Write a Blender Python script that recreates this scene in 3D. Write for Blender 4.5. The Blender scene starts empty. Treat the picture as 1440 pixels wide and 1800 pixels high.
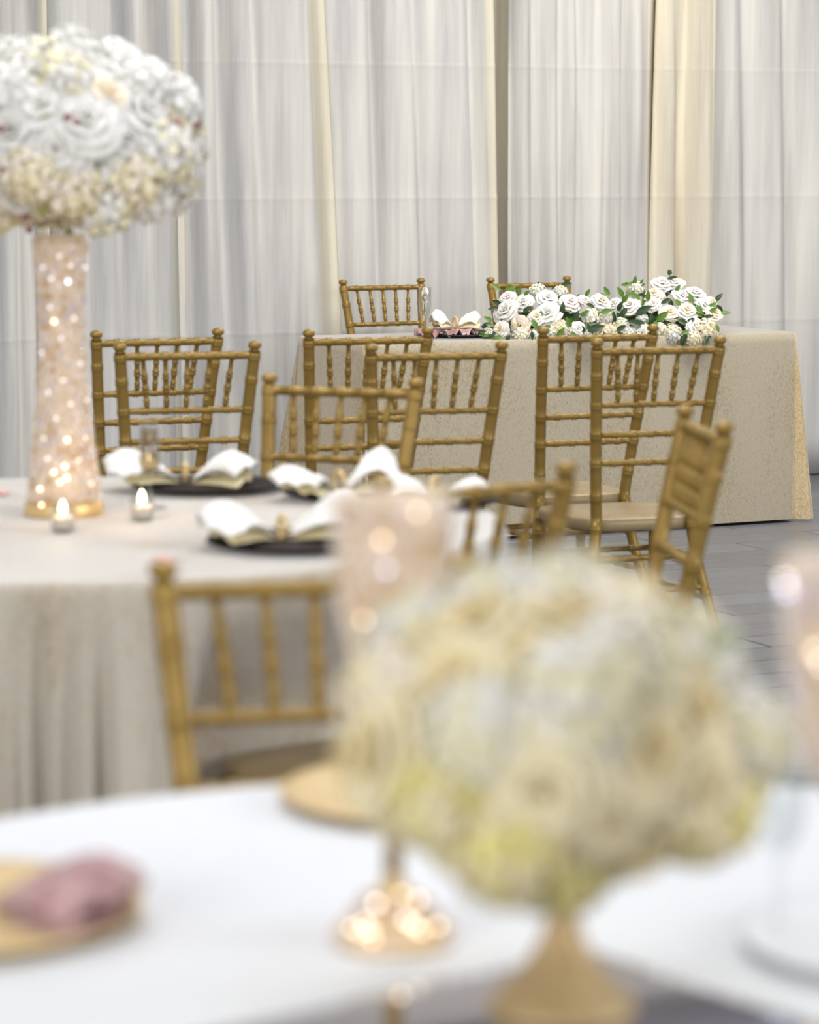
import bpy, math, random
from mathutils import Vector, Matrix
C = bpy.context.scene.collection
SC = bpy.context.scene
PI = math.pi
# ------------------------------------------------------------------ camera
H = 1.42
F = 5100.0
PITCH = math.atan(610.0 / F)
cs, sn = math.cos(PITCH), math.sin(PITCH)
cam = bpy.data.cameras.new('camera')
cam.sensor_fit = 'HORIZONTAL'; cam.sensor_width = 24.0
cam.lens = F / 1440 * 24.0
cam.clip_start = 0.05; cam.clip_end = 100
cam.dof.use_dof = True
cam.dof.focus_distance = 10.6
cam.dof.aperture_fstop = 2.75
cam.dof.aperture_blades = 9
camo = bpy.data.objects.new('camera', cam); C.objects.link(camo)
camo.location = (0, 0, H); camo.rotation_euler = (PI / 2 - PITCH, 0, 0)
SC.camera = camo
# ------------------------------------------------------------------ light and exposure
SC.view_settings.view_transform = 'Standard'
SC.view_settings.look = 'None'
SC.view_settings.gamma = 1.0
SC.view_settings.use_curve_mapping = False
SC.view_settings.exposure = 0.0
w = bpy.data.worlds.new('world'); SC.world = w; w.use_nodes = True
bg = w.node_tree.nodes['Background']
bg.inputs['Color'].default_value = (1.0, 0.99, 0.97, 1); bg.inputs['Strength'].default_value = 0.70


def area(name, loc, target, sx, sy, power, col):
    l = bpy.data.lights.new(name, 'AREA'); l.shape = 'RECTANGLE'; l.size = sx; l.size_y = sy
    l.energy = power; l.color = col
    o = bpy.data.objects.new(name, l); C.objects.link(o); o.location = loc
    o.rotation_euler = (Vector(target) - Vector(loc)).to_track_quat('-Z', 'Y').to_euler()
    return o


area('window_or_fill', (6.5, 1.5, 2.6), (0.2, 8.5, 0.9), 3.0, 2.6, 190, (0.95, 0.97, 1.0))  # daylight from the window on the right
area('window_or_fill', (-4.2, -3.6, 2.5), (0.0, 7.0, 0.9), 4.5, 2.4, 245, (1.0, 0.985, 0.95))  # added fill behind the camera, brightening flowers and cloth; no window known there
area('ceiling_light', (0.2, 2.6, 3.9), (0.2, 2.6, 0), 2.4, 2.4, 40, (0.96, 0.98, 1.0))
area('ceiling_light', (-0.6, 6.2, 3.9), (-0.6, 6.2, 0), 2.6, 2.6, 108, (0.98, 0.99, 1.0))
area('ceiling_light', (1.7, 10.2, 3.9), (1.7, 10.6, 0), 3.0, 2.0, 165, (1.0, 0.96, 0.88))
try:
    SC.cycles.use_denoising = True
    SC.cycles.max_bounces = 10; SC.cycles.diffuse_bounces = 5; SC.cycles.glossy_bounces = 4
    SC.cycles.transmission_bounces = 6; SC.cycles.transparent_max_bounces = 8
    SC.cycles.caustics_refractive = False; SC.cycles.caustics_reflective = False
    SC.cycles.sample_clamp_indirect = 6.0
except Exception:
    pass


# ------------------------------------------------------------------ projecting the photograph's measures into the room
def ray(px, py):
    a = (px - 720) / F; b = (900 - py) / F
    return Vector((a, cs + b * sn, -sn + b * cs))


def at(px, py, z):
    r = ray(px, py); t = (z - H) / r.z
    return Vector((r.x * t, r.y * t, z))


def at_d(px, py, d):
    r = ray(px, py); t = d / r.y
    return Vector((r.x * t, d, H + r.z * t))


# ------------------------------------------------------------------ materials
def mat(name, col=(0.8, 0.8, 0.8), rough=0.5, metal=0.0, **kw):
    m = bpy.data.materials.new(name); m.use_nodes = True
    b = m.node_tree.nodes['Principled BSDF']
    b.inputs['Base Color'].default_value = (*col, 1)
    b.inputs['Roughness'].default_value = rough
    b.inputs['Metallic'].default_value = metal
    for k, v in kw.items():
        k = k.replace('_', ' ')
        i = b.inputs[k]
        i.default_value = (*v, 1) if isinstance(v, tuple) else v
    return m


def srgb(r, g, b):
    f = lambda c: (c / 255 / 12.92) if c / 255 <= 0.04045 else ((c / 255 + 0.055) / 1.055) ** 2.4
    return (f(r), f(g), f(b))


def nodes_of(m):
    nt = m.node_tree
    return nt, nt.nodes, nt.links, nt.nodes['Principled BSDF']


def noise_mix(m, stops, scale=(1, 1, 1), nscale=5.0, detail=3.0, rough=0.5, bump=0.0, bdist=0.002, coord='Object'):
    nt, N, L, b = nodes_of(m)
    tc = N.new('ShaderNodeTexCoord'); mp = N.new('ShaderNodeMapping'); mp.inputs['Scale'].default_value = scale
    nz = N.new('ShaderNodeTexNoise'); nz.inputs['Scale'].default_value = nscale
    nz.inputs['Detail'].default_value = detail; nz.inputs['Roughness'].default_value = rough
    L.new(tc.outputs[coord], mp.inputs['Vector']); L.new(mp.outputs['Vector'], nz.inputs['Vector'])
    cr = N.new('ShaderNodeValToRGB'); e = cr.color_ramp.elements
    while len(e) < len(stops): e.new(0.5)
    for k, (p, c) in enumerate(stops):
        e[k].position = p; e[k].color = (*c, 1)
    L.new(nz.outputs['Fac'], cr.inputs['Fac']); L.new(cr.outputs['Color'], b.inputs['Base Color'])
    if bump:
        bp = N.new('ShaderNodeBump'); bp.inputs['Strength'].default_value = bump; bp.inputs['Distance'].default_value = bdist
        L.new(nz.outputs['Fac'], bp.inputs['Height']); L.new(bp.outputs['Normal'], b.inputs['Normal'])
    return m


GOLD = noise_mix(mat('gold_paint', srgb(160, 122, 58), 0.38, 0.35),
                 [(0.3, srgb(138, 110, 48)), (0.7, srgb(162, 132, 68))], nscale=9, detail=4, bump=0.08, bdist=0.001)
GOLD_SEAT = noise_mix(mat('gold_seat_paint', srgb(176, 148, 100), 0.42, 0.2),
                      [(0.3, srgb(150, 130, 96)), (0.7, srgb(166, 146, 110))], nscale=14, detail=5)
GOLD_VASE = noise_mix(mat('gold_ceramic', srgb(190, 158, 105), 0.45, 0.25),
                      [(0.3, srgb(192, 164, 120)), (0.7, srgb(212, 186, 142))], nscale=20)
GOLD_RIM = mat('gold_rim', srgb(226, 196, 140), 0.35, 0.3)
LINEN = noise_mix(mat('white_linen', (0.85, 0.86, 0.88), 0.85, Sheen_Weight=0.2),
                  [(0.3, (0.83, 0.845, 0.88)), (0.7, (0.87, 0.885, 0.91))], nscale=60, bump=0.1, bdist=0.0005)
NAPKIN = noise_mix(mat('ivory_satin_napkin', (0.9, 0.88, 0.84), 0.6, Sheen_Weight=0.3),
                   [(0.3, (0.88, 0.87, 0.84)), (0.7, (0.94, 0.93, 0.9))], nscale=30, bump=0.1, bdist=0.001)
CREAM_NAPKIN = mat('cream_satin_napkin', srgb(232, 220, 178), 0.55)
MAUVE = noise_mix(mat('mauve_satin', srgb(190, 140, 148), 0.5, Sheen_Weight=0.3),
                  [(0.35, srgb(160, 112, 116)), (0.65, srgb(208, 172, 172))], nscale=28, bump=0.2, bdist=0.002)
DARK = mat('dark_brown_charger', srgb(26, 13, 14), 0.6, Specular_IOR_Level=0.15)
BLACK = mat('black_charger', srgb(24, 16, 16), 0.3)
SILVERY = mat('frosted_glass_plate', srgb(222, 226, 232), 0.4, 0.0)


def thin_glass(name, col, tint):
    m = mat(name, col, 0.03)
    nt, N, L, b = nodes_of(m)
    tr = N.new('ShaderNodeBsdfTransparent'); tr.inputs['Color'].default_value = (*tint, 1)
    gl = N.new('ShaderNodeBsdfGlossy'); gl.inputs['Roughness'].default_value = 0.04
    lw = N.new('ShaderNodeLayerWeight'); lw.inputs['Blend'].default_value = 0.5
    pw = N.new('ShaderNodeMath'); pw.operation = 'POWER'; pw.inputs[1].default_value = 3.0; L.new(lw.outputs['Facing'], pw.inputs[0])
    fr = N.new('ShaderNodeMath'); fr.operation = 'MULTIPLY_ADD'; fr.inputs[1].default_value = 0.75; fr.inputs[2].default_value = 0.08; L.new(pw.outputs[0], fr.inputs[0])
    mx = N.new('ShaderNodeMixShader'); L.new(fr.outputs[0], mx.inputs[0]); L.new(tr.outputs[0], mx.inputs[1]); L.new(gl.outputs[0], mx.inputs[2])
    L.new(mx.outputs[0], N['Material Output'].inputs['Surface'])
    return m


GLASS = thin_glass('clear_glass', (0.97, 0.98, 0.98), (0.95, 0.96, 0.96))
CRYSTAL = mat('crystal_bead', srgb(250, 240, 232), 0.12, 0.0, IOR=1.7)
CRYSTALS = [CRYSTAL, mat('champagne_bead', srgb(238, 222, 202), 0.12, 0.0, IOR=1.7), mat('honey_bead', srgb(214, 186, 148), 0.12, 0.0, IOR=1.7), mat('lilac_bead', srgb(222, 214, 226), 0.12, 0.0, IOR=1.7)]
PEACH = mat('champagne_liner', srgb(244, 226, 204), 0.35)
WINE = thin_glass('amber_wine', srgb(226, 186, 110), (0.80, 0.66, 0.42))
WAX = mat('white_wax', srgb(250, 238, 224), 0.5, Subsurface_Weight=0.3)
MIRROR = noise_mix(mat('smoked_mirror', srgb(150, 150, 158), 0.04, 1.0),
                   [(0.3, srgb(222, 224, 248)), (0.7, srgb(228, 230, 254))], nscale=3)
ROSE_W = noise_mix(mat('white_petal', (0.88, 0.87, 0.85), 0.75), [(0.3, (0.86, 0.845, 0.81)), (0.7, (0.91, 0.90, 0.87))], nscale=25)
ROSE_C = mat('cream_petal', srgb(249, 240, 224), 0.7)
ROSE_B = mat('blush_petal', srgb(248, 240, 236), 0.7)
PEACH_P = mat('peach_petal', srgb(250, 238, 216), 0.7)
IVORY_P = mat('ivory_petal', srgb(246, 236, 202), 0.75)
YELLOW_P = mat('lit_butter_petal', srgb(242, 232, 158), 0.75)  # yellow of light passing through the lower petals put into their colour
TAN_P = mat('tan_heart_petal', srgb(242, 228, 186), 0.75)
GREENISH_P = mat('pale_green_petal', srgb(242, 236, 204), 0.75)


def translucent(m, k):
    nt, N, L, b = nodes_of(m)
    tr = N.new('ShaderNodeBsdfTranslucent'); ms = N.new('ShaderNodeMixShader'); ms.inputs[0].default_value = k
    if b.inputs['Base Color'].links: L.new(b.inputs['Base Color'].links[0].from_socket, tr.inputs['Color'])
    else: tr.inputs['Color'].default_value = b.inputs['Base Color'].default_value
    L.new(b.outputs[0], ms.inputs[1]); L.new(tr.outputs[0], ms.inputs[2]); L.new(ms.outputs[0], N['Material Output'].inputs['Surface'])


for m_ in (ROSE_W, ROSE_C, ROSE_B, PEACH_P, IVORY_P, YELLOW_P, TAN_P, GREENISH_P): translucent(m_, 0.12)
LEAF = noise_mix(mat('green_leaf', srgb(70, 110, 35), 0.45), [(0.3, srgb(58, 96, 30)), (0.7, srgb(112, 150, 50))], nscale=40)
LEAF_D = noise_mix(mat('dark_green_leaf', srgb(30, 58, 26), 0.4), [(0.3, srgb(22, 46, 20)), (0.7, srgb(48, 82, 36))], nscale=40)
LEAF_P = mat('sage_leaf', srgb(168, 172, 104), 0.6)
BERRY = mat('mauve_berry', srgb(150, 92, 96), 0.4)
STEM = mat('moss_foam', srgb(60, 78, 36), 0.9)
PETAL_PINK = mat('pink_rose_petal', srgb(240, 190, 186), 0.6)
WALL = mat('wall_paint', srgb(226, 220, 205), 0.9)
CEIL = mat('ceiling_paint', srgb(205, 205, 208), 0.9)
BASE = mat('white_trim_paint', srgb(235, 235, 236), 0.5)


def emis(name, col, s):
    m = mat(name, col, 0.4)
    b = m.node_tree.nodes['Principled BSDF']
    b.inputs['Emission Color'].default_value = (*col, 1); b.inputs['Emission Strength'].default_value = s
    return m


FLAME = emis('candle_flame', (1.0, 0.82, 0.55), 16)
GLINT_W = emis('warm_glint_bead', (1.0, 0.80, 0.56), 4)  # emissive beads added to draw the sparkle of the crystals
GLINT_C = emis('white_glint_bead', (1.0, 0.91, 0.80), 4.0)
GLINT_B = emis('bluish_glint_bead', (0.66, 0.70, 1.0), 4)
GLINT_F = emis('faint_glint_bead', (1.0, 0.96, 0.92), 0.75)


def velvet(name, pale, gold, bias=0.5, k2=0.3, sc=170, bmp=0.5):
    m = mat(name, pale, 0.6, Sheen_Weight=1.0, Sheen_Roughness=0.4)
    nt, N, L, b = nodes_of(m)
    b.inputs['Sheen Tint'].default_value = (0.96, 0.97, 1.0, 1)
    tc = N.new('ShaderNodeTexCoord')
    mp = N.new('ShaderNodeMapping'); mp.inputs['Scale'].default_value = (1, 1, 0.45)
    L.new(tc.outputs['Object'], mp.inputs['Vector'])
    n1 = N.new('ShaderNodeTexNoise'); n1.inputs['Scale'].default_value = sc; n1.inputs['Detail'].default_value = 4
    n1.inputs['Distortion'].default_value = 1.2
    n2 = N.new('ShaderNodeTexNoise'); n2.inputs['Scale'].default_value = 5; n2.inputs['Detail'].default_value = 3
    L.new(mp.outputs['Vector'], n1.inputs['Vector']); L.new(mp.outputs['Vector'], n2.inputs['Vector'])
    mx = N.new('ShaderNodeMath'); mx.operation = 'MULTIPLY_ADD'; mx.inputs[1].default_value = k2
    L.new(n2.outputs['Fac'], mx.inputs[0])
    ad = N.new('ShaderNodeMath'); ad.operation = 'MULTIPLY'; ad.inputs[1].default_value = 1 - k2
    L.new(n1.outputs['Fac'], ad.inputs[0]); L.new(ad.outputs[0], mx.inputs[2])
    cr = N.new('ShaderNodeValToRGB'); e = cr.color_ramp.elements
    e[0].position = bias - 0.16; e[0].color = (*gold, 1); e[1].position = bias + 0.05; e[1].color = (*pale, 1)
    L.new(mx.outputs[0], cr.inputs['Fac']); L.new(cr.outputs['Color'], b.inputs['Base Color'])
    bp = N.new('ShaderNodeBump'); bp.inputs['Strength'].default_value = bmp; bp.inputs['Distance'].default_value = 0.004
    L.new(n1.outputs['Fac'], bp.inputs['Height']); L.new(bp.outputs['Normal'], b.inputs['Normal'])
    rr = N.new('ShaderNodeMapRange'); rr.inputs[1].default_value = 0.35; rr.inputs[2].default_value = 0.65
    rr.inputs[3].default_value = 0.75; rr.inputs[4].default_value = 0.38
    L.new(n1.outputs['Fac'], rr.inputs['Value']); L.new(rr.outputs[0], b.inputs['Roughness'])
    return m


VELVET = velvet('champagne_velvet', srgb(182, 172, 150), srgb(158, 136, 100), 0.46)
VELVET_C_LIT = velvet('lit_crushed_champagne_velvet', srgb(226, 206, 166), srgb(190, 156, 102), 0.50, 0.25, 210, 0.8)  # crushed nap, with strong light on the end drops put into paler colour
VELVET_M = velvet('ivory_champagne_velvet', srgb(202, 193, 178), srgb(164, 124, 62), 0.44, 0.5)


def voile(name, a, bcol, ccol, seed):
    m = mat(name, a, 0.85)
    nt, N, L, b = nodes_of(m)
    tc = N.new('ShaderNodeTexCoord')
    mp = N.new('ShaderNodeMapping'); mp.inputs['Scale'].default_value = (1, 0.5, 0.05)
    mp.inputs['Location'].default_value = (seed * 3.1, seed, 0)
    L.new(tc.outputs['Object'], mp.inputs['Vector'])
    n1 = N.new('ShaderNodeTexNoise'); n1.inputs['Scale'].default_value = 11; n1.inputs['Detail'].default_value = 5
    n1.inputs['Roughness'].default_value = 0.6
    L.new(mp.outputs['Vector'], n1.inputs['Vector'])
    cr = N.new('ShaderNodeValToRGB'); e = cr.color_ramp.elements
    e.new(0.5)
    e[0].position = 0.36; e[0].color = (*a, 1); e[1].position = 0.5; e[1].color = (*bcol, 1)
    e[2].position = 0.66; e[2].color = (*ccol, 1)
    L.new(n1.outputs['Fac'], cr.inputs['Fac']); L.new(cr.outputs['Color'], b.inputs['Base Color'])
    n2 = N.new('ShaderNodeTexNoise'); n2.inputs['Scale'].default_value = 130; n2.inputs['Detail'].default_value = 3
    mp2 = N.new('ShaderNodeMapping'); mp2.inputs['Scale'].default_value = (1, 0.6, 0.03)
    L.new(tc.outputs['Object'], mp2.inputs['Vector']); L.new(mp2.outputs['Vector'], n2.inputs['Vector'])
    bp = N.new('ShaderNodeBump'); bp.inputs['Strength'].default_value = 0.35; bp.inputs['Distance'].default_value = 0.004
    L.new(n2.outputs['Fac'], bp.inputs['Height']); L.new(bp.outputs['Normal'], b.inputs['Normal'])
    tr = N.new('ShaderNodeBsdfTranslucent'); L.new(cr.outputs['Color'], tr.inputs['Color'])
    ms = N.new('ShaderNodeMixShader'); ms.inputs[0].default_value = 0.25
    L.new(b.outputs[0], ms.inputs[1]); L.new(tr.outputs[0], ms.inputs[2])
    L.new(ms.outputs[0], N['Material Output'].inputs['Surface'])
    return m


VOILE = [voile('white_voile', srgb(218, 216, 214), srgb(234, 233, 231), srgb(247, 245, 240), 1),
         voile('grey_white_voile', srgb(212, 211, 212), srgb(229, 228, 227), srgb(244, 243, 238), 2),
         voile('ivory_voile', srgb(220, 212, 194), srgb(238, 232, 218), srgb(252, 245, 226), 3)]
CREAM = voile('cream_lining', srgb(236, 230, 212), srgb(244, 238, 222), srgb(250, 246, 232), 4)


# ------------------------------------------------------------------ mesh helpers
class MB:
    def __init__(s): s.v = []; s.f = []; s.m = []

    def add(s, vs, fs, mi=0):
        o = len(s.v); s.v += [tuple(x) for x in vs]
        s.f += [tuple(i + o for i in f) for f in fs]; s.m += [mi] * len(fs)

    def mesh(s, name, mats, smooth=True):
        me = bpy.data.meshes.new(name); me.from_pydata(s.v, [], s.f)
        for m in (mats if isinstance(mats, (list, tuple)) else [mats]): me.materials.append(m)
        me.polygons.foreach_set('material_index', s.m)
        if smooth: me.polygons.foreach_set('use_smooth', [True] * len(s.f))
        me.update(); return me

    def build(s, name, mats, parent=None, smooth=True):
        return link(name, s.mesh(name, mats, smooth), parent)

    # a tube along pts with a radius per point
    def tube(s, pts, rad, n=8, cap=True, mi=0):
        pts = [Vector(p) for p in pts]; vs = []; fs = []
        for i, p in enumerate(pts):
            t = (pts[min(i + 1, len(pts) - 1)] - pts[max(i - 1, 0)]).normalized()
            a = Vector((0, 1, 0)) if abs(t.y) < 0.8 else Vector((1, 0, 0))
            u = t.cross(a).normalized(); w_ = t.cross(u)
            for k in range(n):
                th = 2 * PI * k / n
                vs.append(p + (u * math.cos(th) + w_ * math.sin(th)) * rad[i])
        for i in range(len(pts) - 1):
            for k in range(n):
                fs.append((i * n + k, i * n + (k + 1) % n, (i + 1) * n + (k + 1) % n, (i + 1) * n + k))
        if cap:
            fs.append(tuple(range(n))); fs.append(tuple((len(pts) - 1) * n + k for k in reversed(range(n))))
        s.add(vs, fs, mi)

    def lathe(s, prof, n=24, c=(0, 0, 0), mi=0):
        vs = []; fs = []
        for (r, z) in prof:
            for k in range(n):
                th = 2 * PI * k / n
                vs.append((c[0] + r * math.cos(th), c[1] + r * math.sin(th), c[2] + z))
        for i in range(len(prof) - 1):
            for k in range(n):
                fs.append((i * n + k, i * n + (k + 1) % n, (i + 1) * n + (k + 1) % n, (i + 1) * n + k))
        if prof[0][0] > 1e-5: fs.append(tuple(reversed(range(n))))
        if prof[-1][0] > 1e-5: fs.append(tuple((len(prof) - 1) * n + k for k in range(n)))
        s.add(vs, fs, mi)

    def box(s, x0, x1, y0, y1, z0, z1, mi=0):
        vs = [(x, y, z) for z in (z0, z1) for y in (y0, y1) for x in (x0, x1)]
        s.add(vs, [(0, 2, 3, 1), (4, 5, 7, 6), (0, 1, 5, 4), (2, 6, 7, 3), (0, 4, 6, 2), (1, 3, 7, 5)], mi)

    def grid(s, fn, nu, nv, mi=0, closed=False):
        vs = [fn(i / nu, j / nv) for j in range(nv + 1) for i in range(nu + (0 if closed else 1))]
        w_ = nu if closed else nu + 1
        fs = [(j * w_ + i, j * w_ + (i + 1) % w_, (j + 1) * w_ + (i + 1) % w_, (j + 1) * w_ + i)
              for j in range(nv) for i in range(nu)]
        s.add(vs, fs, mi)


def link(name, me, parent=None):
    o = bpy.data.objects.new(name, me); C.objects.link(o)
    if parent: o.parent = parent
    return o


def tag(o, label=None, cat=None, group=None, kind=None):
    if label: o['label'] = label
    if cat: o['category'] = cat
    if group: o['group'] = group
    if kind: o['kind'] = kind
    return o


def empty(name, loc, rz=0.0, label=None, cat=None, group=None):
    o = bpy.data.objects.new(name, None); C.objects.link(o); o.empty_display_size = 0.05
    o.location = loc; o.rotation_euler = (0, 0, rz)
    return tag(o, label, cat, group)


def copy_tree(o, parent=None):
    c = o.copy(); C.objects.link(c)
    if parent: c.parent = parent
    for ch in [x for x in kids if x.parent == o]: copy_tree(ch, c)
    return c


kids = []

# ------------------------------------------------------------------ the setting
A25 = math.radians(25)
U = Vector((math.cos(A25), math.sin(A25), 0)); V = Vector((-math.sin(A25), math.cos(A25), 0))
WP = at(1440, 834, 0.0)            # where the drapery meets the floor at the picture's right edge


def wall_t(px, off=0.0):           # distance along the drapery line seen at a picture column
    r = ray(px, 400); o = WP - V * off
    # r*s = o + U*t  (plan view)
    det = r.x * (-U.y) + U.x * r.y
    sc = (o.x * (-U.y) + U.x * o.y) / det
    return ((r.x * sc - o.x) * U.x + (r.y * sc - o.y) * U.y)


rng = random.Random(5)


def P(o, t, n, z): return o + U * t + V * n + Vector((0, 0, z))


# floor of long grey planks laid along the room
PW, PL, GAP = 0.19, 1.15, 0.0042
floor_mats = []
for k in range(3):
    m = mat('grey_plank', srgb(120, 122, 130), 0.33)
    base = [(110, 111, 118), (115, 116, 123), (120, 121, 128)][k]
    noise_mix(m, [(0.3, srgb(*[c - 9 for c in base])), (0.7, srgb(*[c + 9 for c in base]))], scale=(1, 9, 1), nscale=4, detail=5, bump=0.05, bdist=0.001)
    floor_mats.append(m)
bmf = MB()
bmf.box(-9, 9, -9, 7.2, -0.06, -0.012)
floor = bmf.build('floor', mat('dark_grout', srgb(52, 52, 56), 0.9), None, False)
FO = Vector((0.6, 6.5, 0)); floor.location = FO; floor.rotation_euler = (0, 0, A25); tag(floor, kind='structure')
plank_me = []
for k in range(3):
    b_ = MB(); hx, hy, bv = PL / 2 - GAP, PW / 2 - GAP, 0.002
    vs = [(-hx, -hy, -0.013), (hx, -hy, -0.013), (hx, hy, -0.013), (-hx, hy, -0.013),
          (-hx, -hy, -bv), (hx, -hy, -bv), (hx, hy, -bv), (-hx, hy, -bv),
          (-hx + bv, -hy + bv, 0), (hx - bv, -hy + bv, 0), (hx - bv, hy - bv, 0), (-hx + bv, hy - bv, 0)]
    fs = [(8, 9, 10, 11)]
    for a in range(4):
        b2 = (a + 1) % 4
        fs += [(a, b2, 4 + b2, 4 + a), (4 + a, 4 + b2, 8 + b2, 8 + a)]
    b_.add(vs, fs); plank_me.append(b_.mesh('plank', floor_mats[k], False))
rest = MB(); n_pl = 0
for row in range(-46, 38):
    yy = row * PW
    off = (0, 0.42, 0.78, 0.2, 0.6)[row % 5] * PL + rng.uniform(-.05, .05)
    for col in range(-7, 8):
        xx = col * PL + off
        if abs(xx) > 8.4 or yy > 7.0 or yy < -8.8: continue
        wpt = FO + U * xx + V * yy
        seen = wpt.y > 6.0 and 0.18 < wpt.x < 2.1 + 0.05 * (wpt.y - 6) and wpt.y < 13.6 and n_pl < 290
        k = rng.randrange(3)
        if seen:
            p = link('plank', plank_me[k], floor); p.location = (xx, yy, rng.uniform(-0.0008, 0)); n_pl += 1
        else:
            rest.add([(v[0] + xx, v[1] + yy, v[2]) for v in [tuple(q.co) for q in plank_me[k].vertices]],
                     [tuple(q.vertices) for q in plank_me[k].polygons], k)
r_ = rest.build('planks', floor_mats, floor, False); tag(r_, kind='stuff')
# back wall, baseboard, ceiling
b_ = MB(); b_.box(-7.5, 4.5, 0.32, 0.44, 0, 4.0)
wl = b_.build('wall_back', WALL, None, False); wl.location = WP; wl.rotation_euler = (0, 0, A25); tag(wl, kind='structure')
b_ = MB(); b_.box(-7.5, 4.5, 0.295, 0.32, 0, 0.13); b_.box(-7.5, 4.5, 0.30, 0.32, 0.13, 0.145)
bb = b_.build('baseboard_back', BASE, None, False); bb.location = WP; bb.rotation_euler = (0, 0, A25); tag(bb, kind='structure')
b_ = MB(); b_.box(-8.5, 8.5, -8.5, 7.0, 4.0, 4.1)
ce = b_.build('ceiling', CEIL, None, False); ce.location = FO; ce.rotation_euler = (0, 0, A25); tag(ce, kind='structure')

# ------------------------------------------------------------------ drapery: panels of voile over a cream lining
ZT = 3.7


def drape(name, px0, px1, off, mats, seed, label, lean0=0.0, lean1=0.0, amp=0.022, hem=0.05, zb=0.006):
    r = random.Random(seed)
    t0, t1 = wall_t(px0, off), wall_t(px1, off)
    wd = t1 - t0
    comps = []
    for _ in range(5):
        lam = r.choice((0.09, 0.13, 0.17, 0.24, 0.36)) * r.uniform(0.85, 1.15)
        comps.append((2 * PI / lam, amp * r.uniform(0.35, 1) * min(1, lam / 0.17), r.uniform(0, 6.28), r.uniform(-1.2, 1.2)))
    o = WP - V * off

    def fn(u, v):
        z = zb + (ZT - zb) * v
        zz = (z - 1.4)
        t = t0 + wd * u + (lean0 * (1 - u) + lean1 * u) * zz
        s = wd * u
        n = 0
        for (k, a, ph, dr) in comps:
            n += a * math.sin(k * s + ph + dr * zz * 0.9 + 0.35 * math.sin(2.1 * z + ph))
        t += 0.25 * sum(a * math.cos(k * s + ph + dr * zz * .9) for (k, a, ph, dr) in comps)
        # seam creases pressed across the cloth
        for zc in (0.72, 1.28, 1.84):
            n -= 0.0022 * math.exp(-((z - zc) / 0.008) ** 2)
        if hem and u > 1 - hem / wd:
            n -= 0.02 * math.sin(PI * min(1, (u - 1 + hem / wd) / (hem / wd)))
        return P(Vector((0, 0, 0)), t, n, z) + o
    nu = max(24, int(wd / 0.011))
    zs = sorted(set([i / 22 for i in range(23)] + [((zc + dz) - zb) / (ZT - zb) for zc in (0.72, 1.28, 1.84) for dz in (-.016, -.008, 0, .008, .016)]))
    b_ = MB(); vs = []; fs = []; ms = []
    for v in zs:
        for i in range(nu + 1): vs.append(fn(i / nu, v))
    for j in range(len(zs) - 1):
        for i in range(nu):
            fs.append((j * (nu + 1) + i, j * (nu + 1) + i + 1, (j + 1) * (nu + 1) + i + 1, (j + 1) * (nu + 1) + i))
    b_.v = [tuple(x) for x in vs]; b_.f = fs
    b_.m = [1 if (i % nu) / nu > 1 - hem / wd else 0 for i in range(len(fs))]
    ob = b_.build(name, mats, None)
    md = ob.modifiers.new('thickness', 'SOLIDIFY'); md.thickness = 0.002
    tag(ob, label, 'curtain')
    return ob


drape('curtain', -420, 1900, -0.13, [CREAM, CREAM], 90, 'full-width cream lining curtain showing in the gaps behind all the voile panels', amp=0.018, hem=0)
drape('curtain', -330, 95, 0.02, [VOILE[0], CREAM], 11, 'white voile curtain panel behind the tall crystal vase at the far left', amp=.03)
drape('curtain', 88, 318, 0.0, [VOILE[1], CREAM], 12, 'white voile curtain panel behind the big white flower ball, narrow with tight folds', 0.0, -0.01, amp=.03)
drape('curtain', 306, 585, 0.03, [VOILE[1], CREAM], 13, 'flat grey-white voile curtain panel between the white flower ball and the far left chair', -0.01, -0.045, amp=.016, hem=.07)
drape('curtain', 570, 872, 0.0, [VOILE[1], CREAM], 14, 'grey-white voile curtain panel behind the champagne flute with creased lower half', -0.03, -0.035, amp=.018)
drape('curtain', 898, 1150, 0.0, [VOILE[0], CREAM], 15, 'white voile curtain panel with deep folds above the left half of the garland', 0.0, 0.006, amp=.028)
drape('curtain', 1142, 1252, 0.03, [VOILE[2], CREAM], 16, 'narrow ivory voile curtain panel above the right end of the garland', 0.0, 0.0, amp=.026)
drape('curtain', 1240, 1490, 0.0, [VOILE[0], CREAM], 17, 'smooth white voile curtain panel beyond the right end of the head table', 0.0, -0.01, amp=.02)
drape('curtain', 1478, 1800, 0.02, [VOILE[2], CREAM], 18, 'ivory voile curtain panel at the right edge of the photo', amp=.026)

# ------------------------------------------------------------------ tables
TZ = 0.76
Z1, Z2, Z3, Z4, SZ = 0.918, 0.761, 0.676, 0.595, 0.432
chairs = [
    # picture column and row of the middle of the top rail, facing angle of the chair (0 = away, counter-clockwise), label
    (277, 602, 22, 'rear gold chair of the overlapping pair right of the tall crystal vase'),
    (330, 626, 14, 'front gold chair of the overlapping pair right of the tall crystal vase'),
    (648, 600, 20, 'gold chair standing directly before the left end of the head table'),
    (768, 627, 17, 'gold chair half behind the chair that faces the camera over the velvet table'),
    (1052, 595, 24, 'gold chair before the garland, rear one of the overlapping pair with visible seats'),
    (1158, 617, 18, 'gold chair with its empty seat in view, front one of the pair before the garland'),
    (672, 506, 208, 'gold chair behind the head table next to the champagne flute'),
    (930, 502, 205, 'gold chair behind the head table mostly hidden by the garland'),
    (601, 690, 156, 'gold chair at the far side of the velvet table facing the camera'),
    (1237, 761, 96, 'gold chair seen edge-on, back leaning right, on the grey floor'),
    (838, 866, 37, 'gold chair with its back half hidden by the pink crystal candle holder'),
    (552, 1034, 191, 'large blurred gold chair at the white table facing the camera'),
]
seats = []
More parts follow.
